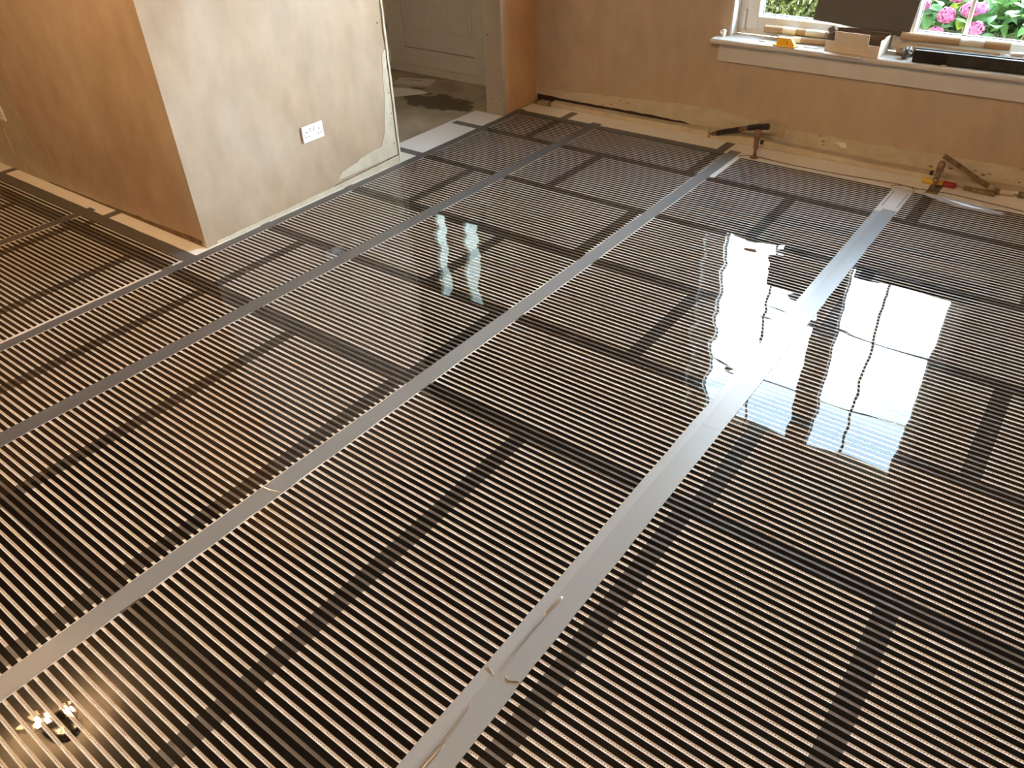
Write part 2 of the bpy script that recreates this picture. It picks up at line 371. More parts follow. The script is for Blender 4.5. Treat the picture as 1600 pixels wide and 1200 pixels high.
# window wall: lower band of old plaster, timber ground, dark slot
slab('plaster_band', [(-3.352, 0.045, 0), (XR, 0.03, 0), (XR, 0.14, 1), (-0.2, 0.13, 1), (-0.75, 0.125, 1), (-1.15, 0.115, 1), (-1.55, 0.12, 1), (-1.95, 0.165, 1), (-2.7, 0.135, 1), (-3.1, 0.105, 1), (-3.352, 0.105, 1)], 'y', YW, -0.003, M_CREAM, wback, 0.006, 0.06, 21)
slab('ledge', [(-3.18, 0.0, 0), (-1.98, 0.0, 0), (-1.98, 0.040, 1), (-2.4, 0.036, 1), (-3.18, 0.034, 1)], 'y', YW, -0.062, M_CREAM, wback, 0.0015, 0.08, 22)
slab('slot', [(-3.34, 0.0, 0), (-1.98, 0.0, 0), (-2.15, 0.048, 1), (-2.4, 0.055, 1), (-3.0, 0.052, 1), (-3.34, 0.058, 1)], 'y', YW, -0.0045, M_DARK, wback, 0.003, 0.04, 23)
slab('ledge', [(-1.95, 0.0, 0), (XR, 0.0, 0), (XR, 0.022, 1), (-0.9, 0.028, 1), (-1.95, 0.05, 1)], 'y', YW, -0.060, M_CREAM, wback, 0.003, 0.06, 24)
box('rubble', -3.30, -3.22, 4.62, 4.676, 0.0, 0.024, M_GREY, wback, bevel=0.006)
box('rubble', -3.345, -3.30, 4.63, 4.676, 0.0, 0.016, M_PIPE, wback, bevel=0.004)
rnd = random.Random(5)
for i in range(26):
    x = rnd.choice((rnd.uniform(-1.45, -1.2), rnd.uniform(-1.05, -0.5), rnd.uniform(-2.9, -2.3), rnd.uniform(-0.45, -0.2))); z = rnd.uniform(0.045, 0.12); s = rnd.uniform(0.003, 0.012)
    slab('chip', [(x, z, 1), (x + s * 2.2, z + s * .3, 1), (x + s * 1.8, z + s, 1), (x + s * .3, z + s * .9, 1)], 'y', YW, -0.0036, M_PIPE if i % 3 else M_CARD, wback, s * .3, s * .6, 40 + i)
slab('plaster_patch', [(-1.20, 0.092, 1), (-1.13, 0.098, 1), (-1.12, 0.07, 1), (-1.15, 0.068, 1)], 'y', YW, -0.0045, M_SOCK, wback, 0.004, 0.02, 71)
slab('plaster_patch', [(-1.66, 0.06, 1), (-1.50, 0.06, 1), (-1.49, 0.15, 1), (-1.60, 0.16, 1), (-1.68, 0.12, 1)], 'y', YW, -0.004, M_GREY, wback, 0.005, 0.02, 72)

# ------------------------------------------------------------------ window
win = empty('window_1', kind='structure', loc=(0, 0, 0))
FY0, FY1 = 4.775, 4.845
def pane(x0, x1, y, z0, z1, m, par, name='pane'):
    bm = bmesh.new(); bm.faces.new([bm.verts.new(p) for p in ((x0, y, z0), (x1, y, z0), (x1, y, z1), (x0, y, z1))])
    return finish(bm, name, m, par)
def bars(name, L, m=M_UPVC, parent=win, bevel=0.004): return boxes(name, L, m, parent, bevel)
ox0, ox1, oz0, oz1 = WX0 + .008, WX1 - .004, 0.60, WZ1 - .004
box('frame', ox0, ox0 + .05, FY0, FY1, oz0, oz1, M_UPVC, win, .004)
box('frame', ox1 - .05, ox1, FY0, FY1, oz0, oz1, M_UPVC, win, .004)
box('frame', ox0 + .05, ox1 - .05, FY0, FY1, oz0, oz0 + .035, M_UPVC, win, .004)
box('frame', ox0 + .05, ox1 - .05, FY0, FY1, oz1 - .04, oz1, M_UPVC, win, .004)
mull = box('mullion', -1.045, -0.985, FY0, FY1, oz0 + .035, oz1 - .04, M_UPVC, win, .004)
# opening sash on the left
sx0, sx1, sz0, sz1 = ox0 + .052, -1.030, oz0 + .03, oz1 - .036
sy0, sy1 = FY0 - .012, FY0 + .045
sash = bars('sash', [(sx0, sx0 + .072, sy0, sy1, sz0, sz1), (sx1 - .062, sx1, sy0, sy1, sz0, sz1), (sx0 + .072, sx1 - .062, sy0, sy1, sz0, sz0 + .072), (sx0 + .072, sx1 - .062, sy0, sy1, sz1 - .062, sz1)])
def bead(x0, x1, z0, z1, y, par):
    d = .006
    boxes('bead', [(x0, x0 + d, y, y + .012, z0, z1), (x1 - d, x1, y, y + .012, z0, z1), (x0 + d, x1 - d, y, y + .012, z0, z0 + d), (x0 + d, x1 - d, y, y + .012, z1 - d, z1)], M_UPVC, par)
    d0 = .006; e = .0035
    boxes('spacer', [(x0 + d0, x0 + d0 + e, y + .006, y + .022, z0 + d0, z1 - d0), (x1 - d0 - e, x1 - d0, y + .006, y + .022, z0 + d0, z1 - d0), (x0 + d0 + e, x1 - d0 - e, y + .006, y + .022, z0 + d0, z0 + d0 + e)], M_SEAL, par)
gx0, gx1, gz0, gz1 = sx0 + .072, sx1 - .062, sz0 + .072, sz1 - .062
bead(gx0, gx1, gz0, gz1, 4.800, sash)
pane(gx0, gx1, 4.814, gz0, gz1, M_GLASS, sash)
hx0, hx1, hz0, hz1 = -0.985, ox1 - .05, oz0 + .035, oz1 - .04
fr2 = bars('fixed_frame', [(hx0, hx0 + .045, sy0 + .01, sy1, hz0, hz1), (hx1 - .045, hx1, sy0 + .01, sy1, hz0, hz1), (hx0 + .045, hx1 - .045, sy0 + .01, sy1, hz0, hz0 + .062), (hx0 + .045, hx1 - .045, sy0 + .01, sy1, hz1 - .045, hz1)])
kx0, kx1, kz0, kz1 = hx0 + .045, hx1 - .045, hz0 + .062, hz1 - .045
bead(kx0, kx1, kz0, kz1, 4.800, fr2)
pane(kx0, kx1, 4.814, kz0, kz1, M_GLASS, fr2)
for (a0, a1, b0, b1, par, vx) in ((gx0, gx1, gz0, gz1, sash, -1.445), (kx0, kx1, kz0, kz1, fr2, -0.703)):
    box('glazing_bar', vx - .009, vx + .009, 4.806, 4.824, b0, b1, M_UPVC, par, .003)
    for z in (1.22, 1.80):
        box('glazing_bar', a0, a1, 4.807, 4.823, z - .006, z + .006, M_UPVC, par, .002)
hg = box('hinge', ox0 + .03, ox0 + .046, FY0 - .016, FY0, 0.635, 0.73, M_SOCK, win, .003)
box('hinge_pin', ox0 + .046, ox0 + .053, FY0 - .014, FY0, 0.625, 0.735, M_STEEL, hg, .002)
box('hinge_cap', ox0 + .026, ox0 + .055, FY0 - .015, FY0, 0.602, 0.622, M_SOCK, hg, .003)
# lining and sill
trim2 = box('trim_2', WX0, WX0 + .012, YW - .004, 4.775, 0.60, WZ1, M_SILL, bevel=.002); tag(trim2, kind='structure')
trim3 = box('trim_3', WX1 - .012, WX1, YW - .004, 4.775, 0.60, WZ1, M_SILL, bevel=.002); tag(trim3, kind='structure')
sill = empty('trim_4', kind='structure')
bm = bmesh.new(); bm_box(bm, -2.0, -0.165, 4.562, 4.775, 0.572, 0.600)
sb = finish(bm, 'sill_board', M_SILL, sill, bevel=0.010, segs=3)
box('apron', -1.972, -0.19, 4.640, 4.679, 0.462, 0.572, M_SILL, sill, bevel=0.003)

# ------------------------------------------------------------------ front door in the hall
door = empty('door_1', kind='structure')
DY = 4.835
for a in ((-5.07, -4.965, 4.80, 4.90, 0.0, 2.30), (-3.985, -3.515, 4.79, 4.90, 0.0, 2.30), (-4.965, -3.985, 4.80, 4.90, 2.24, 2.30)):
    box('door_frame', *a, M_UPVC, door, .004)
th = box('threshold', -5.07, -3.51, 4.800, 4.90, -.006, 0.050, M_UPVC, door, .004)
GL = [(-4.665, -4.525), (-4.300, -4.125)]; gzb, gzt = 1.27, 2.13
# leaf built round the two glazed openings
bm = bmesh.new()
L0, L1, Z0, Z1 = -4.965, -3.985, 0.0505, 2.24
for a in ((L0, L1, Z0, 0.182), (L0, -4.805, 0.182, Z1), (-4.055, L1, 0.182, Z1), (-4.805, -4.055, 2.20, Z1)):
    bm_box(bm, a[0], a[1], DY - .008, DY + .05, a[2], a[3])
leaf = finish(bm, 'door_leaf', M_UPVC, door, bevel=.003)
bm = bmesh.new(); e = .004
for a in ((-4.805 + e, -4.055 - e, 0.182 + e, gzb), (-4.805 + e, GL[0][0], gzb, gzt), (GL[0][1], GL[1][0], gzb, gzt), (GL[1][1], -4.055 - e, gzb, gzt), (-4.805 + e, -4.055 - e, gzt, 2.20 - e)):
    bm_box(bm, a[0], a[1], DY + .002, DY + .035, a[2], a[3])
pan = finish(bm, 'door_panel', M_UPVC, door)
boxes('panel_gasket', [(-4.805, -4.805 + e, DY + .004, DY + .03, .182, 2.20), (-4.055 - e, -4.055, DY + .004, DY + .03, .182, 2.20), (-4.805, -4.055, DY + .004, DY + .03, .182, .182 + e), (-4.805, -4.055, DY + .004, DY + .03, 2.20 - e, 2.20)], M_PIN, door)
for (x0, x1) in ((-4.735, -4.455), (-4.345, -4.065)):
    f = boxes('moulding', [(x0, x0 + .022, DY - .008, DY + .003, .315, 1.02), (x1 - .022, x1, DY - .008, DY + .003, .315, 1.02), (x0 + .022, x1 - .022, DY - .008, DY + .003, .315, .337), (x0 + .022, x1 - .022, DY - .008, DY + .003, .998, 1.02)], M_UPVC, pan, .004)
    box('raised_field', x0 + .034, x1 - .034, DY - .004, DY + .003, .349, .986, M_UPVC, pan, .003)
for (x0, x1) in GL:
    pane(x0, x1, DY + .014, gzb, gzt, M_DGLASS, door, 'glass_pane')
    boxes('glass_bead', [(x0 - .012, x0 + .004, DY - .006, DY + .003, gzb - .012, gzt + .012), (x1 - .004, x1 + .012, DY - .006, DY + .003, gzb - .012, gzt + .012), (x0, x1, DY - .006, DY + .003, gzb - .012, gzb + .004), (x0, x1, DY - .006, DY + .003, gzt - .004, gzt + .012)], M_UPVC, door, .002)
hn = box('hinge', -4.995, -4.93, DY - .028, DY - .008, .285, .345, M_UPVC, door, .004)
lathe('hinge_barrel', [(0.009, 0), (0.009, .125)], M_UPVC, hn, 10, Matrix.Translation((-4.972, DY - .024, .225)))
box('door_handle', -4.055, -4.02, DY - .045, DY - .01, 1.00, 1.20, M_CHROME, door, .006)

# ------------------------------------------------------------------ insulation boards with taped joints (parts of the floor)
BX0 = -3.60
bcount = 0
def regions(x0, x1, y0, y1):
    """clip a board to the tiled area; returns rectangles"""
    out = []
    for (a, b_, c, d) in ((XL + .01, XR - .01, YB + .01, 1.836), (PX + .006, XR - .01, 1.836, 3.262), (BX0, XR - .01, 3.262, 4.276), (-3.34, XR - .01, 4.276, 4.618)):
        X0, X1, Y0, Y1 = max(x0, a), min(x1, b_), max(y0, c), min(y1, d)
        if X1 - X0 > .015 and Y1 - Y0 > .004: out.append((X0, X1, Y0, Y1))
    return out
def board(x0, x1, y0, y1):
    R = regions(x0, x1, y0, y1)
    if not R: return
    bm = bmesh.new(); e = .0012
    for (a, b_, c, d) in R:
        # shrink only at true board edges
        a2 = a + (e if abs(a - x0) < 1e-6 else 0); b2 = b_ - (e if abs(b_ - x1) < 1e-6 else 0)
        c2 = c + (e if abs(c - y0) < 1e-6 else 0); d2 = d - (e if abs(d - y1) < 1e-6 else 0)
        bm_box(bm, a2, b2, c2, d2, -BT, 0.0)
    finish(bm, 'insulation_board', M_BOARD, floor)
    return R
HT = 0.030
def jt(x0, x1, y0, y1, z=0.0001):
    box('joint_tape', x0, x1, y0, y1, z, z + 0.00022, M_JT, floor)
rows = [(4.0, 4.622, [-2.96, -1.793, -0.58, 0.64]), (3.40, 4.0, [-2.37, -1.17, 0.03, 1.23]), (2.79, 3.40, [-2.90, -1.79, -0.59, 0.61]), (2.19, 2.79, [-2.20, -1.14, 0.06, 1.26]), (1.60, 2.19, [-5.38, -4.18, -3.01, -1.77, -0.57, 0.63])]
for (y0, y1, xs) in rows:
    E_ = [XL] + xs + [XR]
    for a, b_ in zip(E_, E_[1:]): board(a, b_, y0, y1)
    for x in xs:
        for (a, b_, c, d) in regions(x - HT, x + HT, y0, y1): jt(a, b_, c, d - (0.02 if d > 4.6 else 0), 0.0004)
vx = [-5.42, -4.82, -4.22, -3.62, -3.01, -2.39, -1.79, -1.21, -0.60, -0.005, 0.60, 1.20]
for (y0, y1) in ((0.39, 1.60), (-0.81, 0.39), (YB, -0.81)):
    E_ = [XL] + vx + [XR]
    for a, b_ in zip(E_, E_[1:]): board(a, b_, y0, y1)
    for x in vx: jt(x - HT, x + HT, max(y0, YB + .02), y1, 0.0004)
for y in (4.0, 3.40, 2.79, 2.19):
    jt(BX0 + .03 if y > 3.3 else PX + .015, XR - .02, y - HT, y + HT)
for y in (1.60, 0.39, -0.81): jt(XL + .02, XR - .02, y - HT, y + HT)

# ------------------------------------------------------------------ heating films
PITCH, BAR, ZF = 0.02585, 0.0163, 0.0011
film_specs = [  # x0, x1, y_far, ripple, label, first visible y
    (-2.70, -1.706, 4.412, 0.0026, 'striped black heating film with the rippled reflection of the door glass', 0.10),
    (-1.706, -0.715, 4.385, 0.0038, 'striped black heating film ending beside the left radiator pipe', -0.02),
    (-0.715, 0.43, 4.392, 0.0019, 'striped black heating film with the right radiator pipe at its end', 0.30),
    (-3.322, -2.70, 4.412, 0.0012, 'narrow striped heating film strip running close along the plastered pier', 0.20),
    (-4.343, -3.322, 1.697, 0.0014, 'striped heating film in the corner left of the plastered pier', 0.70),
    (-5.343, -4.343, 1.697, 0.0014, 'striped heating film at the far left edge, against the left end of the brown wall', 1.10),
]
for fi, (x0, x1, yt, amp, lab, yv) in enumerate(film_specs):
    root = empty('heating_film', lab, 'heating film', (0, 0, 0), 0, 'heating films laid side by side')
    ms = film_sheet_mat('clear_laminate_%d' % fi, amp, fi + 1, x0, x1, yt, PITCH, BAR); mc = carbon_mat('carbon_print_%d' % fi, amp, fi + 1)
    yb = -2.1
    bm = bmesh.new(); vs = [bm.verts.new(p) for p in ((x0 + .001, yb, ZF), (x1 - .001, yb, ZF), (x1 - .001, yt + .012, ZF), (x0 + .001, yt + .012, ZF))]; bm.faces.new(vs)
    sh = finish(bm, 'film_sheet', ms, root)
    if sh.data.polygons[0].normal.z < 0: sh.data.flip_normals()
    mg = 0.0395
    me = bpy.data.meshes.new('carbon_bar')
    me.from_pydata([(x0 + mg, -BAR, 0), (x1 - mg, -BAR, 0), (x1 - mg, 0, 0), (x0 + mg, 0, 0)], [], [(0, 1, 2, 3)]); me.materials.append(mc)
    k = 0; y = yt; rest = bmesh.new()
    while y - BAR > yb:
        if y > yv and k < 298:
            ob = bpy.data.objects.new('carbon_bar', me); C.objects.link(ob); ob.location = (0, y, ZF + .0002); ob.parent = root
        else:
            rest.faces.new([rest.verts.new(p) for p in ((x0 + mg, y - BAR, ZF + .0002), (x1 - mg, y - BAR, ZF + .0002), (x1 - mg, y, ZF + .0002), (x0 + mg, y, ZF + .0002))])
        k += 1; y -= PITCH
    me_r = bpy.data.meshes.new('carbon_print'); rest.to_mesh(me_r); rest.free()
    ro = link('carbon_print', me_r, mc, root); ro['kind'] = 'stuff'

# ------------------------------------------------------------------ duct tape on top of the films
ZT = 0.0018
def dstrip(x0, x1, y0, y1, m, label, z=ZT, group=None, along='y', seed=1, parts=None):
    """a tape strip with faintly wavy long edges"""
    rnd = random.Random(seed); bm = bmesh.new(); th = 0.0003
    n_ = max(2, int(((y1 - y0) if along == 'y' else (x1 - x0)) / 0.06)); rowsv = []
    for i in range(n_ + 1):
        t = i / n_; j0, j1 = rnd.uniform(-.0012, .0012), rnd.uniform(-.0012, .0012)
        if along == 'y':
            y = y0 + (y1 - y0) * t; q = [(x0 + j0, y), (x1 + j1, y)]
        else:
            x = x0 + (x1 - x0) * t; q = [(x, y0 + j0), (x, y1 + j1)]
        if i in (0, n_):
            sk = rnd.uniform(-.006, .006)
            q[0] = (q[0][0], q[0][1] + sk) if along == 'y' else (q[0][0] + sk, q[0][1])
        rowsv.append([bm.verts.new((a, b_, zz)) for (a, b_) in q for zz in (z, z + th)])
    for r0, r1 in zip(rowsv, rowsv[1:]):
        for a, b_ in ((0, 1), (1, 3), (3, 2), (2, 0)): bm.faces.new((r0[a], r0[b_], r1[b_], r1[a]))
    for r_ in (rowsv[0], rowsv[-1]): bm.faces.new((r_[0], r_[1], r_[3], r_[2]))
    o = finish(bm, 'duct_tape', m)
    if label: tag(o, label, 'tape', group)
    return o
G_T = 'duct tape strips over the film joints'
dstrip(-3.343, -3.286, 0.2, 4.462, M_DUCT, 'grey duct tape strip running along the foot of the plastered pier', seed=1, group=G_T)
dstrip(-2.741, -2.663, -1.6, 4.478, M_DUCT, 'long plain grey duct tape strip, first one out from the pier foot', seed=2, group=G_T, z=ZT + .0004)
dstrip(-1.741, -1.671, 0.90, 4.475, M_DUCTB, 'blue-grey duct tape strip running up to the left radiator pipe', seed=3, group=G_T, z=ZT + .0004)
dstrip(-1.741, -1.671, -1.6, 0.915, M_DUCTB, 'warm-lit duct tape strip that ends beside the lamp reflection', seed=4, group=G_T, z=ZT + .0008)
A = [(-0.766, -0.690, 2.72, 4.10, 0.0), (-0.7655, -0.692, 1.96, 2.74, .0004), (-0.767, -0.690, 1.36, 1.99, 0.0), (-0.764, -0.688, 0.80, 1.385, .0004), (-0.766, -0.690, -1.6, 0.82, 0.0)]
AL = ['left half of the wide silver tape, farthest length below the clear end piece', 'left half of the wide silver tape, length by the window reflection', 'left half of the wide silver tape, middle length below the window reflection', 'left half of the wide silver tape, length above the crinkled joint', 'left half of the wide silver tape, nearest length with gold wrinkles']
for i, (a, b_, c, d, dz) in enumerate(A): dstrip(a, b_, c, d, M_DUCTS, AL[i], seed=20 + i, group='lengths of the wide silver tape', z=ZT + dz)
B = [(-0.735, -0.664, 3.0, 4.095, .0008), (-0.736, -0.661, 1.98, 3.01, .0012), (-0.735, -0.662, 0.78, 1.995, .0008), (-0.733, -0.659, -1.6, 0.80, .0012)]
BL = ['right half of the wide silver tape, farthest length near the wall', 'right half of the wide silver tape, length crossing the window reflection', 'right half of the wide silver tape, middle length', 'right half of the wide silver tape, nearest length at the bottom edge']
for i, (a, b_, c, d, dz) in enumerate(B): dstrip(a, b_, c, d, M_DUCTR, BL[i], seed=30 + i, group='lengths of the wide silver tape', z=ZT + dz)
dstrip(-4.375, -4.312, -1.2, 1.775, M_DUCT, 'grey duct tape strip leading up to the brown wall, left of the pier', seed=5, group=G_T, z=ZT + .0004)
dstrip(-5.38, -3.30, 1.684, 1.756, M_DUCTX, 'grey duct tape strip along the film ends below the brown wall', seed=6, along='x', z=ZT + .0009, group=G_T)
dstrip(-3.35, -1.765, 4.378, 4.445, M_DUCTX, 'dark grey duct tape strip along the film ends below the window wall', seed=7, along='x', z=ZT + .0009, group=G_T)

M_CRK = pmat('crinkle_highlight_silver', (0.62, 0.60, 0.56), 0.28, metal=0.85)
# wrinkles pressed into the wide tape (raised crinkles, paler metallic colour standing in for highlights)
def crinkle(pts, wdt, h, m, label, seed):
    rnd = random.Random(seed); P = catmull([(x + rnd.uniform(-.002, .002), y, ZT + .0015) for x, y in pts], 6); bm = bmesh.new(); R = []
    for i, p in enumerate(P):
        t = (P[min(i + 1, len(P) - 1)] - P[max(0, i - 1)]).normalized(); s = Vector((-t.y, t.x, 0)); e = min(i, len(P) - 1 - i) / 3.0; e = min(1, e)
        hh = h * e * rnd.uniform(.6, 1); ww = wdt * (.4 + .6 * e)
        R.append([bm.verts.new(p - s * ww), bm.verts.new(p + Vector((0, 0, hh + .0001))), bm.verts.new(p + s * ww * .6)])
    for r0, r1 in zip(R, R[1:]):
        for k in (0, 1): bm.faces.new((r0[k], r0[k + 1], r1[k + 1], r1[k]))
    o = finish(bm, 'tape_crinkle', m); tag(o, label, 'tape crinkle', 'crinkles in the silver tape'); return o
crinkle([(-.725, .30), (-.728, .45), (-.722, .60), (-.728, .72)], .006, .0045, M_CRK, 'long crinkle in the near end of the wide silver tape', 1)
crinkle([(-.712, .42), (-.716, .52), (-.711, .60)], .005, .0035, M_CRK, 'shorter crinkle beside the long one in the wide tape', 2)
crinkle([(-.722, .80), (-.727, .95), (-.722, 1.05)], .005, .0030, M_CRK, 'faint crinkle in the wide tape just past the torn joint', 3)
crinkle([(-.760, .815), (-.742, .812), (-.728, .806)], .003, .0028, M_CRK, 'torn left edge across the wide tape joint', 4)
crinkle([(-.705, .822), (-.69, .815), (-.668, .826), (-.664, .81)], .003, .0030, M_CRK, 'torn right edge across the wide tape joint', 5)
crinkle([(-.732, 1.02), (-.728, 1.06), (-.722, 1.10)], .008, .0060, M_CRK, 'small upright pucker in the middle of the wide tape', 6)
crinkle([(-1.74, .90), (-1.71, .905), (-1.672, .918)], .002, .0012, M_CRK, 'thin pale seam across the tape left of centre', 7)

# clear end piece with silver busbar, and paper backing strip
M_CLEAR = pmat('clear_end_tape', (0.66, 0.64, 0.60), 0.22, spec=0.9)
o = dstrip(-0.767, -0.662, 4.06, 4.42, M_CLEAR, 'pale clear tape end piece where the wide silver tape stops', seed=41, z=ZT + .0002)
tag(o, None, 'tape')
for s in (-1, 1):
    slab('busbar_print', [(-0.7145 + s * .036 - .003, 4.14, 1), (-0.7145 + s * .036 + .003, 4.14, 1), (-0.7145 + s * .036 + .002, 4.36, 1), (-0.7145 + s * .036 - .002, 4.36, 1)], 'z', ZT + .0005, .0002, M_JT, o, .001, .02, 42 + s)
o = dstrip(-1.668, -1.640, 4.02, 4.405, M_WHITE, 'white backing strip beside the end of the blue-grey tape', seed=45, z=ZT); tag(o, None, 'tape backing')

# curled up clear film edge by the right radiator pipe
bm = bmesh.new(); N_ = 48; R = []
for i in range(N_ + 1):
    t = i / N_; x = -0.62 + .41 * t
    yc = 4.395 - .085 * math.sin(math.pi * .5 * min(1, t * 1.5)) + (.02 * max(0, t - .66) / .34)
    wd = .052 * math.sin(math.pi * (t * .96 + .02)) ** .7
    row = []; y_, z_ = yc, ZF + .0016
    for k in range(9):
        row.append(bm.verts.new((x + .1 * (y_ - yc), y_, z_)))
        a = math.radians(6 + 36 * k / 8); y_ += wd / 8 * math.cos(a); z_ += wd / 8 * math.sin(a)
    R.append(row)
for r0, r1 in zip(R, R[1:]):
    for k in range(8): bm.faces.new((r0[k], r0[k + 1], r1[k + 1], r1[k]))
M_CURL = pmat('curled_clear_film', (0.42, 0.44, 0.47), 0.10, spec=1.0)
curl = finish(bm, 'curled_film_edge', M_CURL, smooth=True)
tag(curl, 'curled shiny clear film edge catching light beside the right radiator pipe', 'film offcut')

# ------------------------------------------------------------------ radiator pipes, valves, cable
def valve(x, y, lab, h, knob_side, top_on=True):
    v = empty('radiator_valve', lab, 'pipe valve', (x, y, 0))
    def P(n_, prof, m=M_COPPER, mt=None): return lathe(n_, [(r_ * 1.22, z_) for r_, z_ in prof] if mt is None else prof, m, v, 14, mt)
    P('floor_collar', [(0.020, .0015), (0.022, .004), (0.018, .009), (0.010, .012)], M_PIPE)
    P('pipe', [(0.0075, .002), (0.0075, h * .45)])
    P('compression_nut', [(0.009, h * .34), (0.0125, h * .36), (0.0125, h * .46), (0.009, h * .48)])
    P('valve_body', [(0.009, h * .46), (0.012, h * .50), (0.013, h * .60), (0.0115, h * .66), (0.0155, h * .70), (0.0165, h * .88), (0.0125, h), (0.008, h)])
    mt = Matrix.Translation((0, 0, h * .60)) @ Matrix.Rotation(knob_side * math.pi / 2, 4, 'Y')
    P('valve_spindle', [(0.006, .008), (0.006, .028)], M_STEEL, mt)
    P('valve_knob', [(0.010, .024), (0.0135, .027), (0.0135, .038), (0.009, .041)], M_BLKT, mt)
    return v
valve(-1.573, 4.430, 'copper radiator valve standing at the left, under the black-taped pipe', .170, 1)
rv = valve(-.583, 4.440, 'copper radiator valve standing at the right, beside the screwdriver', .175, -1)
rv.rotation_euler = (0, .06, 0)
pl_ = empty('capped_pipe', 'black-taped heating pipe bent out of the wall above the left valve', 'pipe')
tube('pipe_tube', catmull([(-1.985, 4.650, .016), (-1.93, 4.628, .028), (-1.85, 4.60, .060), (-1.75, 4.57, .100), (-1.65, 4.50, .148), (-1.545, 4.452, .186)]), .0145, M_PIPE, pl_)
tube('pipe_wrap', catmull([(-1.90, 4.618, .038), (-1.84, 4.597, .064), (-1.79, 4.583, .082), (-1.735, 4.560, .106)]), .0175, M_BLKT, pl_)
tube('pipe_wrap', catmull([(-1.66, 4.506, .144), (-1.60, 4.474, .168), (-1.525, 4.446, .192)]), .0185, M_BLKT, pl_)
box('pipe_clip', -2.01, -1.955, 4.60, 4.665, 0.0, .045, M_CREAM, pl_, .008)
pr = empty('capped_pipe', 'bare brown heating pipe slanting up from the wall at far right', 'pipe')
tube('pipe_tube', catmull([(-.295, 4.60, .018), (-.36, 4.580, .048), (-.48, 4.545, .120), (-.582, 4.505, .182)]), [.0125] * 18 + [.0145], M_PIPE, pr)
tube('pipe_collar', [(-.31, 4.597, .026), (-.345, 4.585, .042)], .0165, M_GREY, pr)
p2 = empty('floor_pipe', 'short horizontal pipe in a broken plaster chase at the right edge', 'pipe')
tube('pipe_tube', [(-.30, 4.600, .016), (-.12, 4.625, .017), (.2, 4.625, .017)], .014, M_PIPE, p2)
box('pipe_clip', -.235, -.20, 4.600, 4.642, .0, .036, M_CREAM, p2, .006)
tube('pipe_wrap', [(-.285, 4.602, .017), (-.22, 4.612, .017)], .0155, M_CREAM, p2)
cable = tube('sensor_cable', catmull([(-1.655, 4.395, .004), (-1.64, 4.425, .004), (-1.60, 4.448, .004), (-1.54, 4.448, .004), (-1.35, 4.432, .004), (-1.1, 4.433, .004), (-.86, 4.455, .004), (-.765, 4.462, .004), (-.68, 4.452, .004), (-.62, 4.455, .004), (-.50, 4.47, .004), (-.30, 4.452, .004), (-.05, 4.425, .004), (.3, 4.43, .004)], 8), .0019, M_WIRE, n=8)
tag(cable, 'thin brown cable running along the floor in front of the window wall', 'cable')
loop = tube('sensor_cable', catmull([(-.778, 4.395, .004), (-.775, 4.43, .004), (-.745, 4.452, .004), (-.71, 4.457, .004), (-.675, 4.44, .004), (-.66, 4.405, .004)], 6), .0017, M_WIRE, n=8)
tag(loop, 'thin cable looped round the end of the wide silver tape', 'cable')
# screwdriver lying on the boards
sd = empty('screwdriver', 'screwdriver with yellow and red handle lying beside the right radiator valve', 'screwdriver', (-.66, 4.560, .0165), math.radians(1.5))
RY = Matrix.Rotation(math.pi / 2, 4, 'Y')
lathe('handle', [(0.008, 0), (0.0145, .004), (0.0155, .02), (0.0145, .09), (0.013, .105)], M_YELH, sd, 12, RY)
lathe('handle_grip', [(0.0125, .104), (0.0155, .108), (0.0155, .165), (0.011, .170)], M_RED, sd, 12, RY)
lathe('shaft', [(0.004, .168), (0.004, .225)], M_STEEL, sd, 8, RY)
pc = tube('pipe_offcut', [(-.452, 4.566, .0145), (-.30, 4.556, .0145)], .0125, M_PIPE); tag(pc, 'brown pipe offcut lying in line with the screwdriver shaft', 'pipe')

# ------------------------------------------------------------------ double sockets
def socket(loc, rz, lab):
    s = empty('double_socket', lab, 'wall socket', loc, rz)   # local: x along wall, -y out of wall, z up
    fp = box('face_plate', -.073, .073, -.010, 0, -.043, .043, M_SOCK, s, .0035)
    for sx in (-1, 1):
        rk = box('rocker_switch', sx * .013 - .007, sx * .013 + .007, -.0135, -.009, .008, .030, M_SOCK, s, .0015)
        box('switch_mark', sx * .013 - .003, sx * .013 + .003, -.0140, -.0133, .025, .0275, M_RED, rk)
        cx_ = sx * .043
        box('pin_hole', cx_ - .0025, cx_ + .0025, -.0104, -.0085, .006, .015, M_PIN, s)
        box('pin_hole', cx_ - .0135, cx_ - .0070, -.0104, -.0085, -.016, -.011, M_PIN, s)
        box('pin_hole', cx_ + .0070, cx_ + .0135, -.0104, -.0085, -.016, -.011, M_PIN, s)
        lathe('screw', [(0.0036, 0), (0.003, .0012)], M_STEEL, s, 8, Matrix.Translation((sx * .062, -.0098, 0)) @ Matrix.Rotation(math.pi / 2, 4, 'X'))
    return s
socket((PX, 2.620, .362), math.pi / 2, 'white double wall socket on the bright side of the pier')
socket((-5.275, PY, .372), 0, 'double wall socket half out of view at the left edge')

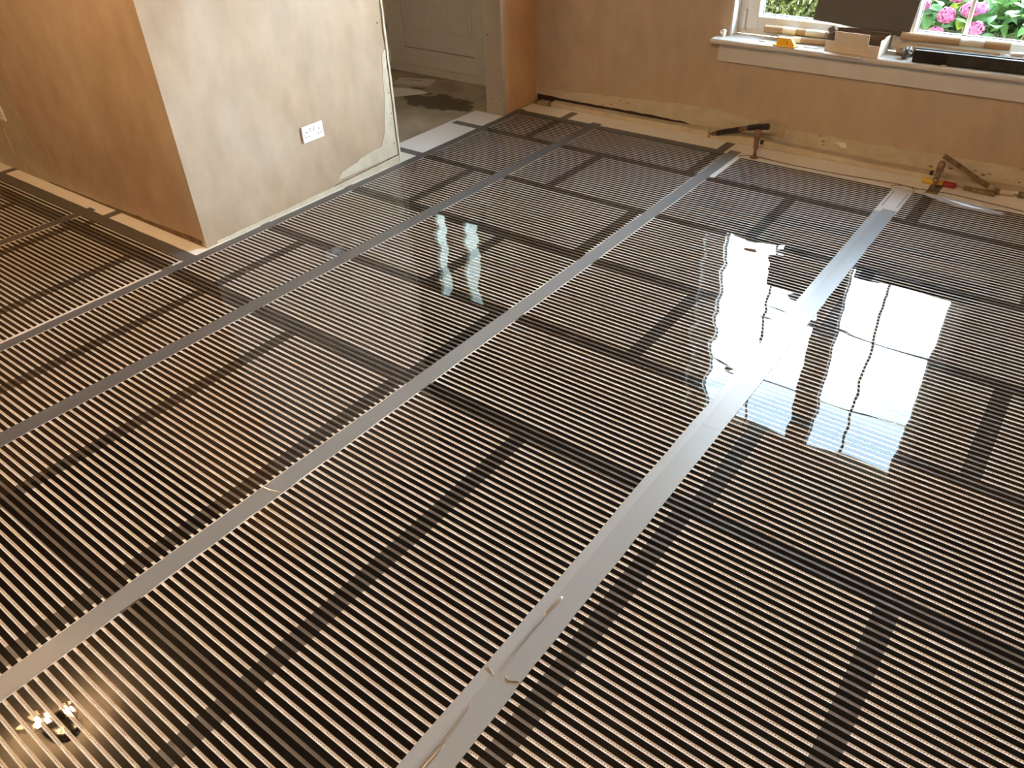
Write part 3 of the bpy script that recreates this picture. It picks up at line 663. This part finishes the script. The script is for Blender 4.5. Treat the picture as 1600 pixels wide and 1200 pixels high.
# ------------------------------------------------------------------ things on the window sill (sill top z = .600)
SZ = .6005
bx = empty('cardboard_box', 'open pale cardboard box with flaps in the middle of the window sill', 'box', (-1.185, 4.655, SZ), math.radians(-4))
W_, D_, H_, t_ = .145, .075, .085, .003
box('front_panel', -W_, W_, -D_, -D_ + t_, 0, .058, M_CARDW, bx)
box('back_panel', -W_, W_, D_ - t_, D_, 0, H_ + .012, M_CARDI, bx)
box('side_panel', -W_, -W_ + t_, -D_ + t_, D_ - t_, 0, H_, M_CARDI, bx)
box('side_panel', W_ - t_, W_, -D_ + t_, D_ - t_, 0, H_, M_CARDW, bx)
box('base_panel', -W_ + t_, W_ - t_, -D_ + t_, D_ - t_, 0, t_, M_CARDI, bx)
box('tuck_flap', -.092, .092, -t_ / 2, t_ / 2, 0, .072, M_CARDW, bx, mtx=Matrix.Translation((-.005, -D_ - .004, .042)) @ Matrix.Rotation(math.radians(14), 4, 'X'))
box('hanging_flap', -.115, .075, -.058, 0, -t_ / 2, t_ / 2, M_CARDW, bx, mtx=Matrix.Translation((-.01, -D_, .004)) @ Matrix.Rotation(math.radians(4), 4, 'X'))
box('side_flap', -t_ / 2, t_ / 2, -.03, .03, 0, .022, M_WHITE, bx, mtx=Matrix.Translation((W_, 0, H_ - .01)) @ Matrix.Rotation(math.radians(14), 4, 'Y'))
box('side_flap', -t_ / 2, t_ / 2, -.04, .04, 0, .030, M_CARDI, bx, mtx=Matrix.Translation((-W_, 0, H_ - .004)) @ Matrix.Rotation(math.radians(-30), 4, 'Y'))
box('back_flap', -W_, W_, -.02, .012, -t_ / 2, t_ / 2, M_CARDI, bx, mtx=Matrix.Translation((0, D_ - .01, H_ + .014)))
lid = box('card_lid', -.26, .26, -.003, .003, 0, .27, M_CARDD, None, .001, Matrix.Translation((-1.215, 4.741, .700)) @ Matrix.Rotation(math.radians(4.5), 4, 'Y') @ Matrix.Rotation(math.radians(-3), 4, 'X'))
tag(lid, 'large dark grey card lid propped upright on the pale cardboard box', 'box lid')

def ctube(name, a, b_, r, lab, labels=(), m=M_CARD):
    root = empty(name, lab, 'cardboard tube'); a = Vector(a); b_ = Vector(b_)
    bm = bmesh.new(); n_ = 16
    d = (b_ - a).normalized(); u = d.cross(Vector((0, 0, 1))).normalized(); v = u.cross(d)
    rr = [[bm.verts.new(p + (u * math.cos(2 * math.pi * k / n_) + v * math.sin(2 * math.pi * k / n_)) * q) for k in range(n_)] for (p, q) in ((a, r - .002), (a, r), (b_, r), (b_, r - .002))]
    for i in (0, 1, 2):
        for k in range(n_): bm.faces.new((rr[i][k], rr[i][(k + 1) % n_], rr[i + 1][(k + 1) % n_], rr[i + 1][k]))
    for k in range(n_): bm.faces.new((rr[3][k], rr[3][(k + 1) % n_], rr[0][(k + 1) % n_], rr[0][k]))
    finish(bm, 'tube_body', m, root, smooth=False)
    L = (b_ - a).length
    for (s0, s1, mm) in labels:
        o = tube('paper_label', [a + d * s0 * L, a + d * s1 * L], r + .0006, mm, root, 16)
    return root
ctube('cardboard_tube', (-1.735, 4.722, SZ + .050), (-1.30, 4.740, SZ + .048), .0205, 'upper cardboard tube with paper label, left end of the sill', [(.25, .42, M_LABEL), (.55, .80, M_LABEL)])
ctube('cardboard_tube', (-1.640, 4.690, SZ + .0165), (-1.34, 4.705, SZ + .0165), .016, 'lower narrow cardboard tube behind the yellow plastic piece', [(.30, .45, M_LABEL)])
ctube('cardboard_tube', (-.99, 4.738, SZ + .086), (-.475, 4.738, SZ + .090), .021, 'uppermost long cardboard tube with label, against the right window pane', [(.56, .78, M_LABEL)])
ctube('cardboard_tube', (-.99, 4.716, SZ + .0285), (-.18, 4.716, SZ + .0285), .028, 'middle long cardboard tube with printed label on the right of the sill', [(.60, .74, M_LABEL)])
ctube('cardboard_tube', (-.86, 4.666, SZ + .0125), (-.18, 4.670, SZ + .0125), .0120, 'thin cardboard tube lying between the long tubes and the black trim', [(.02, .03, M_LABEL)])
# black trim length
bt = empty('black_trim_length', 'long black plastic trim length lying on the right of the sill', 'trim', (-.535, 4.618, SZ), math.radians(1.5))
box('trim_body', -.345, .345, -.024, .020, 0, .060, M_BLK, bt, .004)
box('trim_lip', -.345, .345, .000, .022, .060, .064, M_BLK2, bt, .001)
box('scuffed_band', -.18, .345, -.0246, -.0238, .006, .054, M_BLK2, bt)
# yellow plastic piece
yp = empty('yellow_tool_piece', 'bright yellow plastic piece standing on the sill left of the box', 'tool', (-1.560, 4.598, SZ), math.radians(-3))
bm = bmesh.new()
seg = [(-.075, 0), (-.06, -.026), (-.02, -.034), (.03, -.034), (.066, -.026), (.078, 0), (.062, .022), (0, .028), (-.055, .022)]
A_ = [bm.verts.new((x, y, 0)) for x, y in seg]; B_ = [bm.verts.new((x, y, .007)) for x, y in seg]
bm.faces.new(A_[::-1]); bm.faces.new(B_)
for i in range(len(seg)): bm.faces.new((A_[i], A_[(i + 1) % 9], B_[(i + 1) % 9], B_[i]))
finish(bm, 'base_flange', M_YEL, yp, .0015)
bm = bmesh.new(); vs = bm_box(bm, -.045, .062, -.020, .018, .007, .044)
for v in vs:
    if v.co.z > .02: v.co.x = -.040 if v.co.x < 0 else .036; v.co.y *= .75
finish(bm, 'housing', M_YEL, yp, .003)
box('slot', .018, .0195, -.0215, -.010, .010, .030, M_PIN, yp)
# crumpled tape ball
bm = bmesh.new(); bmesh.ops.create_icosphere(bm, subdivisions=4, radius=.030)
for v in bm.verts:
    q = noise.noise(v.co * 60) * .011 + noise.noise(v.co * 140) * .006
    v.co += v.co.normalized() * q; v.co.z *= .85
zmin = min(v.co.z for v in bm.verts)
for v in bm.verts: v.co += Vector((-.925, 4.640, SZ - zmin))
cb = finish(bm, 'crumpled_ball', M_FOIL); tag(cb, 'crumpled silvery tape ball on the sill between the box and black trim', 'scrap')
def scrap(x, y, sx, sy, h, rz, lab, m=M_WHITE, cat='scrap', z=SZ):
    bm = bmesh.new(); bm_box(bm, -sx, sx, -sy, sy, 0, h); o_ = finish(bm, 'paper_scrap', m, None, h * .3)
    for v in o_.data.vertices: v.co.z += .0
    o_.location = (x, y, z); o_.rotation_euler = (0, 0, rz); tag(o_, lab, cat, 'scraps on the window sill'); return o_
scrap(-.722, 4.583, .013, .008, .004, .3, 'tiny white scrap in front of the black trim')
scrap(-1.710, 4.640, .020, .009, .005, .1, 'small white scrap left of the yellow plastic piece')
scrap(-1.42, 4.625, .040, .011, .004, -.1, 'flat white paper sliver between yellow piece and cardboard box')
scrap(-.60, 4.578, .014, .003, .002, .2, 'sliver of white on the sill edge below black trim')
scrap(-.43, 4.716, .030, .016, .012, .2, 'white folded paper by the right end of the top tube', z=SZ + .058)
bm = bmesh.new(); bmesh.ops.create_icosphere(bm, subdivisions=3, radius=.018)
for v in bm.verts: v.co += v.co.normalized() * noise.noise(v.co * 90) * .012
for v in bm.verts: v.co += Vector((-1.955, 4.650, SZ + .020))
cl = finish(bm, 'plastic_scrap', M_WHITE); tag(cl, 'crumpled clear plastic scrap at the left end of the sill', 'scrap')

# ------------------------------------------------------------------ odds and ends on the hall floor
HZ = -BT - .0002
pe = box('folded_leaflet', -.16, .16, -.085, .085, 0, .006, M_LABEL, None, .001, Matrix.Translation((-4.50, 4.60, HZ + .001)) @ Matrix.Rotation(.35, 4, 'Z')); tag(pe, 'pale printed leaflet lying by the front door threshold', 'paper')
box('printed_line', -.09, .05, .02, .032, .006, .0066, M_INK, pe, 0, Matrix.Translation((-4.50, 4.60, HZ + .001)) @ Matrix.Rotation(.35, 4, 'Z'))
pf = slab('board_offcut', [(-4.52, 4.02, 0), (-4.20, 4.42, 0), (-4.33, 4.46, 0), (-4.62, 4.36, 0), (-4.64, 4.05, 0)], 'z', HZ, .006, M_BOARD); tag(pf, 'pale triangular board offcut on the hall floor', 'offcut')
pg = box('tape_scrap', -.06, .06, -.02, .02, 0, .002, M_JT, None, 0, Matrix.Translation((-4.34, 4.46, HZ + .0085)) @ Matrix.Rotation(.1, 4, 'Z')); tag(pg, 'dark tape scrap at the tip of the board offcut', 'tape')
ph = box('debris_piece', -.03, .03, -.012, .012, 0, .006, M_PIPE, None, .001, Matrix.Translation((-3.83, 4.37, HZ + .001)) @ Matrix.Rotation(-.5, 4, 'Z')); tag(ph, 'small dark debris crumb on the hall concrete', 'debris')

# ------------------------------------------------------------------ ceiling lights (seen in the film as reflections)
def ceiling_light(x, y, lab, cups, plate=0.13):
    r_ = empty('ceiling_light', lab, 'ceiling light', (x, y, ZC))
    lathe('base_plate', [(plate, -.001), (plate, -.014), (plate * .7, -.022), (.02, -.03)], M_CHROME, r_, 24)
    for i, (dx, dy) in enumerate(cups):
        tube('arm', [(dx * .2, dy * .2, -.02), (dx * .8, dy * .8, -.05), (dx, dy, -.085)], .006, M_CHROME, r_, 8)
        gs = lathe('glass_shade', [(.034, -.085), (.058, -.10), (.064, -.19), (.060, -.196)], M_CGLASS, r_, 12, Matrix.Translation((dx, dy, 0)), smooth=False)
        for k in range(4):
            a = 1.57 * k + .4 + i
            lathe('bulb', [(.005, -.115), (.009, -.12), (.0102, -.152), (.005, -.168)], M_BULB, gs, 10, Matrix.Translation((dx + .032 * math.cos(a), dy + .032 * math.sin(a), 0)))
    return r_
ceiling_light(-3.56, .225, 'chrome ceiling light with two glass shades over the left floor', [(-.02, -.085), (.045, .105)])
ceiling_light(-.85, .95, 'chrome ceiling light with two glass shades over the middle floor', [(-.07, -.07), (.07, .07)])

# ------------------------------------------------------------------ garden outside
M_GRASS = pmat('lawn', (0.025, 0.05, 0.01), 0.9, var=0.3, scale=5)
lawn = box('garden_ground', -14, 12, 5.0, 30, -0.5, -0.35, M_GRASS); tag(lawn, kind='structure')
M_LEAF = pmat('hydrangea_leaf', (0.0425, 0.1, 0.025), 0.7, spec=0.15, var=0.45, scale=9)
M_LEAF2 = pmat('young_leaf', (0.115, 0.17, 0.015), 0.7, spec=0.15, var=0.3, scale=9)
M_PET = pmat('pink_petal', (0.2083, 0.03472, 0.09424), 0.6, var=0.35, scale=26)
M_PET2 = pmat('mauve_petal', (0.2083, 0.06447, 0.1786), 0.6, var=0.3, scale=26)
M_STEM = pmat('stem', (0.12, 0.10, 0.04), 0.8)
M_HEDGE = pmat('hedge_leaf', (0.075, 0.085, 0.0175), 0.5, var=0.55, scale=16)
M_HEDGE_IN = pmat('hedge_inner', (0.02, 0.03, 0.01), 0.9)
def leaf_cloud(name, n_, fn, size, m, parent=None, seed=1, shape=1.6):
    rnd = random.Random(seed); vs = []; fs = []
    for i in range(n_):
        c = Vector(fn(rnd)); s = size * rnd.uniform(.6, 1.3)
        d = Vector((rnd.uniform(-1, 1), rnd.uniform(-1, .3), rnd.uniform(-.6, .9))).normalized()
        u = Vector((rnd.uniform(-1, 1), rnd.uniform(-1, 1), rnd.uniform(-.5, .5))).cross(d).normalized(); v = d.cross(u)
        k = len(vs); vs += [c - u * s * shape * .5, c + v * s * .4 + d * s * .1, c + u * s * shape * .5, c - v * s * .4 + d * s * .1]; fs.append((k, k + 1, k + 2, k + 3))
    me = bpy.data.meshes.new(name); me.from_pydata(vs, [], fs); return link(name, me, m, parent)
# hedge seen through the left sash
hd = empty('garden_hedge', 'clipped yellow-green hedge outside the left window pane', 'hedge', (-3.2, 7.6, -.35))
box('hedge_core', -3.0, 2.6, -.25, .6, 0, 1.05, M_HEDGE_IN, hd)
o = leaf_cloud('hedge_foliage', 26000, lambda r: (r.uniform(-1.2, 1.7), -.25 - abs(r.gauss(0, .05)), r.uniform(.3, 1.15)), .030, M_HEDGE, hd, 3, 1.4); o['kind'] = 'stuff'
o = leaf_cloud('hedge_foliage', 5000, lambda r: (r.uniform(-3, 2.6), r.uniform(-.3, .6), r.uniform(1.0, 1.2)), .05, M_HEDGE, hd, 4, 1.4); o['kind'] = 'stuff'
# hydrangea
hy = empty('hydrangea_bush', 'hydrangea bush with pink flower heads outside the right window pane', 'shrub', (-1.0, 5.9, -.35))
def leafmesh(name, L_, W2):
    me = bpy.data.meshes.new(name); vs = []; fs = []
    prof = [(0, .05), (.2, .7), (.45, 1), (.7, .8), (.9, .35), (1, .02)]
    for t, w2 in prof: vs += [(t * L_, -w2 * W2, .15 * W2 * w2 - .25 * L_ * t * t), (t * L_, 0, -.25 * L_ * t * t), (t * L_, w2 * W2, .15 * W2 * w2 - .25 * L_ * t * t)]
    for i in range(len(prof) - 1):
        for k in (0, 1): a = i * 3 + k; fs.append((a, a + 1, a + 4, a + 3))
    me.from_pydata(vs, [], fs); return me
LM = [leafmesh('leaf_a', .105, .034), leafmesh('leaf_b', .085, .028), leafmesh('leaf_c', .09, .030)]
LM[0].materials.append(M_LEAF); LM[1].materials.append(M_LEAF2); LM[2].materials.append(M_LEAF)
rnd = random.Random(12)
for i in range(280):
    o = bpy.data.objects.new('leaf', LM[rnd.choice((0, 0, 2, 1)) if i % 3 else 1 if rnd.random() < .6 else 0]); C.objects.link(o); o.parent = hy
    x = rnd.uniform(-.38, .95); y = rnd.uniform(-.33, -.02); z = rnd.uniform(.60, 1.12) - max(0, -.25 - y) * .3
    o.location = (x, y, z); o.rotation_euler = (rnd.uniform(-.5, .5), rnd.uniform(-.7, .5), rnd.uniform(math.pi, 2 * math.pi) + rnd.uniform(-.3, .3)); s = rnd.uniform(.7, 1.25); o.scale = (s, s, s)
o = leaf_cloud('foliage', 5200, lambda r: (r.uniform(-.42, 1.5), r.uniform(-.1, .55), r.uniform(.15, 1.05)), .085, M_LEAF, hy, 5); o['kind'] = 'stuff'
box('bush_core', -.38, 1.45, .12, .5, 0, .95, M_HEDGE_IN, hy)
for i in range(14):
    x = -.6 + i * .14 + rnd.uniform(-.03, .03); tube('stem', [(x, .2, 0), (x + rnd.uniform(-.05, .05), 0, .5), (x + rnd.uniform(-.1, .1), -.18, .95)], .006, M_STEM, hy, 6)
def flower(loc, R_, m, seed):
    rnd = random.Random(seed); vs = []; fs = []
    for i in range(420):
        d = Vector((rnd.gauss(0, 1), rnd.gauss(0, 1), rnd.gauss(0, 1))).normalized(); d.z = d.z * .85
        c = d * R_ * rnd.uniform(.86, 1.05); s = R_ * .17
        u = d.cross(Vector((rnd.uniform(-1, 1), rnd.uniform(-1, 1), rnd.uniform(-1, 1)))).normalized(); v = d.cross(u).normalized()
        tl = d * rnd.uniform(-.3, .4) * s
        k = len(vs); vs += [c - u * s + tl, c - v * s, c + u * s - tl, c + v * s + tl]; fs.append((k, k + 1, k + 2, k + 3))
    me = bpy.data.meshes.new('flower_head'); me.from_pydata(vs, [], fs); o = link('flower_head', me, m, hy); o.location = loc; return o
# positions relative to the bush root (-1.0, 5.9, -.35)
FL = [(-.077, -.36, 1.052, .040, 0), (.063, -.36, 1.002, .052, 0), (-.125, -.34, .995, .040, 0), (.034, -.38, .905, .042, 0), (-.05, -.37, .895, .030, 0), (.181, -.36, 1.045, .052, 0), (.243, -.38, 1.061, .036, 1), (.242, -.38, .950, .046, 0), (.091, -.33, 1.10, .04, 0),
      (-.30, -.3, .96, .055, 1), (.62, -.3, 1.12, .06, 0), (.85, -.25, .98, .065, 1), (.45, -.3, 1.18, .05, 0)]
for i, (x, y, z, R_, k) in enumerate(FL): flower((x, y, z), R_, M_PET2 if k else M_PET, 100 + i)
